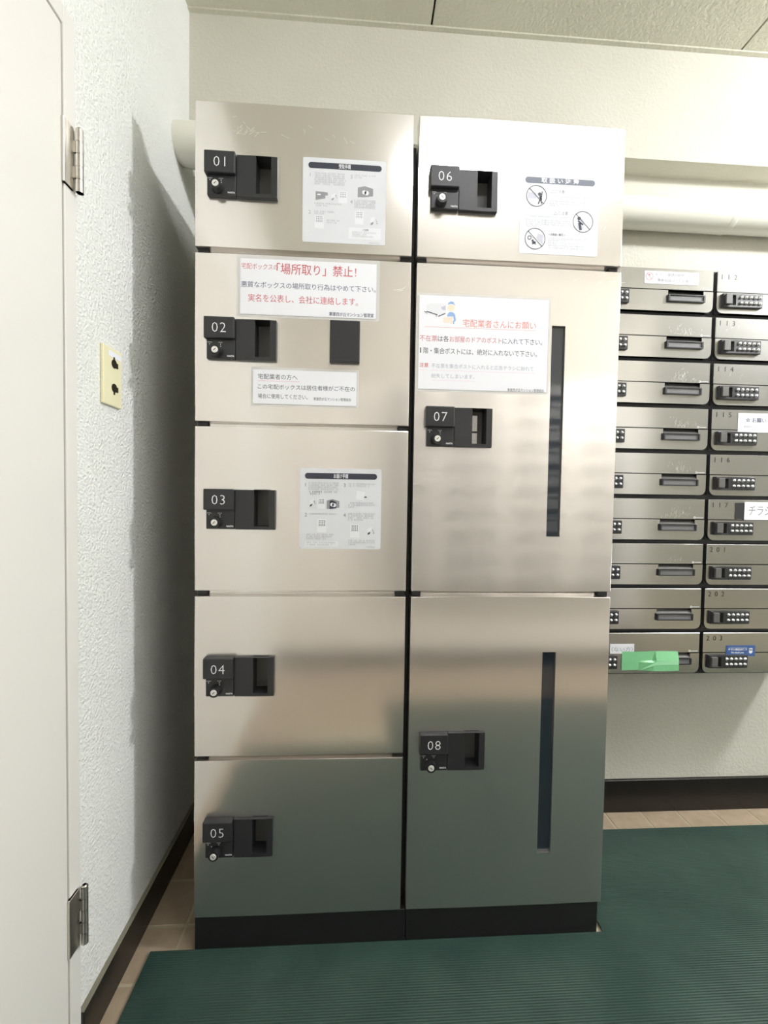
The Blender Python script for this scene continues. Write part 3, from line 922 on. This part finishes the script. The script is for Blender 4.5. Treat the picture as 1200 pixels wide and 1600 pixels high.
# ------------------------------------------------------------------ letterboxes
LW, LH, YM = .3612, .1190, .222
LXG, LZT = 1.2425, 1.5389      # gap centre between the two columns, top of the bank
SHIFT = -.0045
def letterbox(x0, zt):
    """x0: left edge of the cell, zt: top; returns thing"""
    t = thing('letterbox', 'x', 'letterbox', (x0 + LW / 2, (YM + YB) / 2, zt - LH))
    xa, xb = x0 + .0052, x0 + LW - .0052
    zs, zb = zt - .0585, zt - .1125     # seam, door bottom
    zf = zt - .0045
    b = BM(); box(b, x0 + .0002, x0 + LW - .0002, YM + .012, YB - .0005, zt - LH + .0002, zt - .0002)
    part(t, 'housing', b, M_BLACK)
    b = BM(); bbox(b, xa, xb, YM, YM + .0118, zs + .0008, zf, .0009, 1); part(t, 'flap', b, M_STEEL_BOX)
    nx0, nx1 = xb - .1225, xb - .0262
    # door with rounded lower corners and a notch at the top for the finger grip
    pts = rrect(xa, xb, zb, zs - .0008, .016, 'ab')
    i = pts.index((xb, zs - .0008))
    pts[i + 1:i + 1] = [(nx1, zs - .0008), (nx1, zs - .0125), (nx0, zs - .0125), (nx0, zs - .0008)]
    b = BM(); prism(b, pts, YM, YM + .0118)
    part(t, 'door', b, M_STEEL_BOX)
    # corner gusset behind the rounded corners
    b = BM(); box(b, xa, xb, YM + .0085, YM + .0117, zb + .0004, zb + .017); part(t, 'corner_gusset', b, M_PLASTIC)
    b = BM()
    poly(b, [(nx0, zs - .0125), (nx1, zs - .0125), (nx1, zs - .004), (nx0, zs - .004)], YM)
    for v in b.verts:
        if v.co.z > zs - .006: v.co.y = YM + .010
        else: v.co.y = YM - .0005
    part(t, 'finger_grip', b, M_GREY)
    b = BM(); plate_with_holes(b, nx0 - .0016, nx1 + .0016, zs - .0302, zs - .0127, YM - .0055, YM - .0002, [(nx0 + .0025, nx1 - .0025, zs - .0280, zs - .0150)], .0006)
    nm = part(t, 'name_holder', b, M_PLASTIC)
    b = BM(); box(b, nx0 + .0026, nx1 - .0026, YM - .003, YM - .0022, zs - .0279, zs - .0151); part(nm, 'name_card', b, M_SLOT)
    # key mark
    b = BM(); kx = xb - .0275; kz = zs + .0052
    ring(b, kx, kz, .0017, .0029, YM - .0003, 16); stroke(b, (kx + .003, kz), (kx + .0225, kz), .0012, YM - .0003)
    printed(t, 'key_mark', b, M_WHITE_INK)
    # combination lock
    px0, px1, pz0, pz1 = xa + .0125, xa + .1205, zs - .0395, zs - .0050
    b = BM(); plate_with_holes(b, px0, px1, pz0, pz1, YM - .007, YM - .0002, [(px0 + .0195, px0 + .0345, pz0 + .0045, pz1 - .0040)], .0012)
    kp = part(t, 'combination_lock', b, M_PLASTIC)
    b = BM(); bbox(b, px0 + .0035, px0 + .0205, YM - .0125, YM - .0030, pz0 + .0055, pz1 - .0035, .001); part(kp, 'latch_lever', b, M_GREY)
    for r_ in range(2):
        for c_ in range(5):
            b = BM(); sphere_cap(b, (px0 + .0485 + c_ * .0128, YM - .007, pz0 + .0105 + r_ * .0145), .0050, .0045)
            part(kp, 'lock_button', b, M_CHROME)
    return t

ORD = ['Top', 'Second', 'Third', 'Fourth', 'Fifth', 'Sixth', 'Seventh', 'Eighth', 'Lowest']
NUM = ['112', '113', '114', '115', '116', '117', '201', '202', '203']
xc1, xc2 = LXG - LW + SHIFT * 0, LXG
proto = letterbox(xc1, LZT)
proto['label'] = 'Top stainless letterbox beside the lockers, with a white no-flyers label'
proto['group'] = 'letterboxes beside the lockers'
LB = {}
for c_, xx in ((0, xc1), (1, xc2)):
    for r_ in range(9):
        zt = LZT - r_ * LH
        loc = (xx + LW / 2, (YM + YB) / 2, zt - LH)
        if c_ == 0:
            extra = ' with green tape across it' if r_ == 8 else ''
            lab = '%s stainless letterbox from the top in the column touching the lockers%s' % (ORD[r_], extra)
            if r_ == 8: lab = 'Lowest stainless letterbox beside the lockers, green tape over its name holder'
        else:
            lab = '%s stainless letterbox from the top in the right hand column, numbered %s' % (ORD[r_], NUM[r_])
        if r_ == 0 and c_ == 0: o = proto
        else: o = dup_tree(proto, loc, lab, None)
        o['group'] = 'letterboxes on the back wall'
        ORG[o] = Vector(loc)
        if c_ == 1:
            b = BM()
            xa = xx + .0052; zf = zt - .0045
            for i, ch in enumerate(NUM[r_]): text(b, ch, xa + .0125 + i * .0185, zf - .0205, .0185, YM - .0003, align='CENTER', bold=-.004)
            printed(o, 'number', b, M_PLASTIC2)
        LB[c_, r_] = o
# worn patches above the name holders and scratches on the doors
def scratches(parent, name, cx_, cz_, wd_, ht_, n, y, tilt, spread, ln):
    b = BM()
    for i in range(n):
        x_, z_ = random.gauss(cx_, wd_), cz_ + abs(random.gauss(0, ht_))
        a = math.radians(random.gauss(tilt, spread)); l = random.uniform(.4, 1) * ln
        stroke(b, (x_ - l / 2 * math.cos(a), z_ - l / 2 * math.sin(a)), (x_ + l / 2 * math.cos(a), z_ + l / 2 * math.sin(a)), random.uniform(.00015, .00032), y - i * 2e-7)
    o = printed(parent, name, b, M_SCRATCH); o['kind'] = 'stuff'
for r_, n in ((1, 26), (2, 40), (3, 34), (4, 28), (5, 36), (6, 10)):
    zs = LZT - r_ * LH - .0585
    scratches(LB[0, r_], 'scuff_marks', xc1 + LW - .078, zs + .006, .018, .012, n, YM - .00015, 75, 28, .010)
for r_ in (0, 1, 2):
    scratches(LB[1, r_], 'scuff_marks', xc2 + .06, LZT - r_ * LH - .045, .03, .012, 4, YM - .00015, 50, 25, .012)
LOCKERS = {k: o for k, o in zip(LOCK, [o for o in COL.objects if o.name.startswith('parcel_locker')])}
scratches(LOCKERS[1], 'scratches', .095, 1.625, .014, .014, 22, -.00015, 60, 60, .012)
scratches(LOCKERS[1], 'scratches', .22, 1.62, .05, .02, 7, -.00015, 125, 25, .018)
scratches(LOCKERS[6], 'scratches', .825, 1.47, .012, .06, 6, -.00015, 30, 20, .012)
scratches(LOCKERS[7], 'scratches', .80, 1.375, .04, .006, 6, -.00015, 20, 15, .014)
scratches(LOCKERS[2], 'scratches', .40, 1.34, .008, .01, 3, -.00015, 30, 20, .018)
# the matching bank on the opposite wall, seen mirrored in the tall locker doors
YO = YF + (YB - YM) / 2
for c_ in range(4):
    for r_ in range(9):
        zt = LZT - r_ * LH
        o = dup_tree(proto, (.54 + LW / 2 + c_ * LW, YO, zt - LH), 'stainless letterbox on the opposite wall, mirrored in the tall locker doors', 'letterboxes on the opposite wall', math.pi)
        for ch in o.children:      # steel colour lightened to brighten this bank in the locker reflections
            if ch.data.materials[0] is M_STEEL_BOX:
                ch.material_slots[0].link = 'OBJECT'; ch.material_slots[0].material = M_LIGHTENED

# labels and tape on the letterboxes
YL = YM - .0002
def label_sheet(name, label, cat, x0, x1, z0, z1, m, r=0, y=YL):
    return sheet(name, label, cat, x0, x1, z0, z1, y, r, m, .0005)
yl = YL - .0008
t = label_sheet('label_sticker', 'white label with red no symbol on the top letterbox beside the lockers', 'sticker', 1.0495, 1.1965, 1.4945, 1.5265, M_STICKER_W, .002)
b = BM(); ring(b, 1.0625, 1.5125, .0088, .0098, yl, 24); stroke(b, (1.0565, 1.5190), (1.0685, 1.5060), .0010, yl); disc(b, 1.0625, 1.5165, .0018, yl, 8); printed(t, 'prohibition_sign', b, M_RED)
line(t, M_MIDGREY, 'チラシ・勧誘印刷物の', 1.0780, 1.5140, .0100, yl, width=.0860); line(t, M_MIDGREY, '無断投函は一切お断り', 1.0850, 1.5000, .0100, yl, width=.0920)
# 115: white paper
t = label_sheet('label_sheet', 'white paper slip overlapping the lock of letterbox 115', 'notice', 1.3195, 1.4450, 1.1190, 1.1690, M_PAPER)
b = BM(); text(b, '☆ お願い', 1.3400, 1.1460, .0135, yl, bold=.01); printed(t, 'lettering', b, M_INKBLUE)
b = BM(); text(b, '東建西が丘マンション', 1.3360, 1.1310, .0062, yl); printed(t, 'small_lettering', b, M_FAINT)
# 117: tape and paper
t = thing('cloth_tape', 'torn piece of black cloth tape on letterbox 117', 'tape', (1.34, YL, .886))
b = BM()
edge = [(1.3215 + random.uniform(-.0008, .0012), .8880 + i * .0062) for i in range(8)]
prism(b, [(1.3560, .8880), (1.3580, .9322)] + edge[::-1], YL - .0006, YL); part(t, 'tape', b, M_BLACKTAPE)
t = label_sheet('label_sheet', 'white paper with handwritten flyer notice on letterbox 117', 'notice', 1.3470, 1.5400, .8865, .9345, M_PAPER, 0, YL - .0007)
yp = YL - .0015
line(t, M_MIDGREY, 'チラシ', 1.3585, .9000, .0300, yp, width=.0640, slant=.12, name='handwriting'); line(t, M_MIDGREY, 'お断り', 1.4350, .9000, .0280, yp, width=.064, slant=.12, name='handwriting')
# 203: blue sticker
t = label_sheet('label_sticker', 'blue anti-flyer sticker with a white hand on letterbox 203', 'sticker', 1.3118, 1.3945, .5185, .5482, M_BLUE, .001)
line(t, M_STICKER_W, 'チラシ投函お断り', 1.3180, .5350, .0072, yl, width=.0530, bold=.03); line(t, M_STICKER_W, 'No thank you', 1.3270, .5270, .0060, yl, width=.0350, bold=.03)
b = BM()
disc(b, 1.3815, .5322, .0062, yl, 16, sx=.85)
for i in range(4): rect(b, 1.3768 + i * .0026, 1.3788 + i * .0026, .5340, .5405 + (.0010 if i in (1, 2) else 0), yl)
printed(t, 'hand_picture', b, M_STICKER_W)
for z in (.5430, .5232):
    b = BM(); rect(b, 1.3180, 1.3720, z, z + .0003, yl); printed(t, 'rule_line', b, M_STICKER_W)
# lowest beside lockers: white slip and green tape
t = label_sheet('label_sticker', 'small white slip with brackets above the green tape, lowest letterbox', 'sticker', .9900, 1.0560, .5275, .5535, M_STICKER_W)
line(t, M_FAINT, '（ない方）', .9940, .5345, .0130, yl, width=.058)
t = thing('green_tape', 'strip of green masking tape across the lowest letterbox beside the lockers', 'tape', (1.10, YM, .482))
b = BM()
nx = 8
for sgn in (0, 1):
    pass
Z0, Z1, ZM = .4830, .5335, .5095
def tape_pt(u, k):
    x = 1.0225 + .1540 * u + (0.0005 * math.sin(9 * u))
    z = (Z0, ZM - .004, ZM, Z1)[k] + .0006 * math.sin(7 * u + k)
    y = YM - .0014
    if k == 3: y = YM - .0008
    if u > .55: y = YM - (.0072 if k < 3 else .0010)
    elif u > .3 and k < 2: y = YM - .0014 - .0058 * (u - .3) / .25
    return (x, y, z)
G = [[b.verts.new(tape_pt(i / 20, k)) for k in range(4)] for i in range(21)]
for i in range(20):
    for k in range(3): b.faces.new((G[i][k], G[i + 1][k], G[i + 1][k + 1], G[i][k + 1]))
part(t, 'tape', b, M_GREENTAPE)
# lighter second layer of the folded tape
b = BM()
pts = [(1.0640, .4842), (1.1150, .5080), (1.1745, .5150), (1.1745, .4990), (1.1130, .4985)]
vs = [b.verts.new((x, YM - .0078, z)) for x, z in pts]; b.faces.new(vs)
part(t, 'folded_layer', b, mat('pale_green_tape', srgb(160, 226, 176), .5))
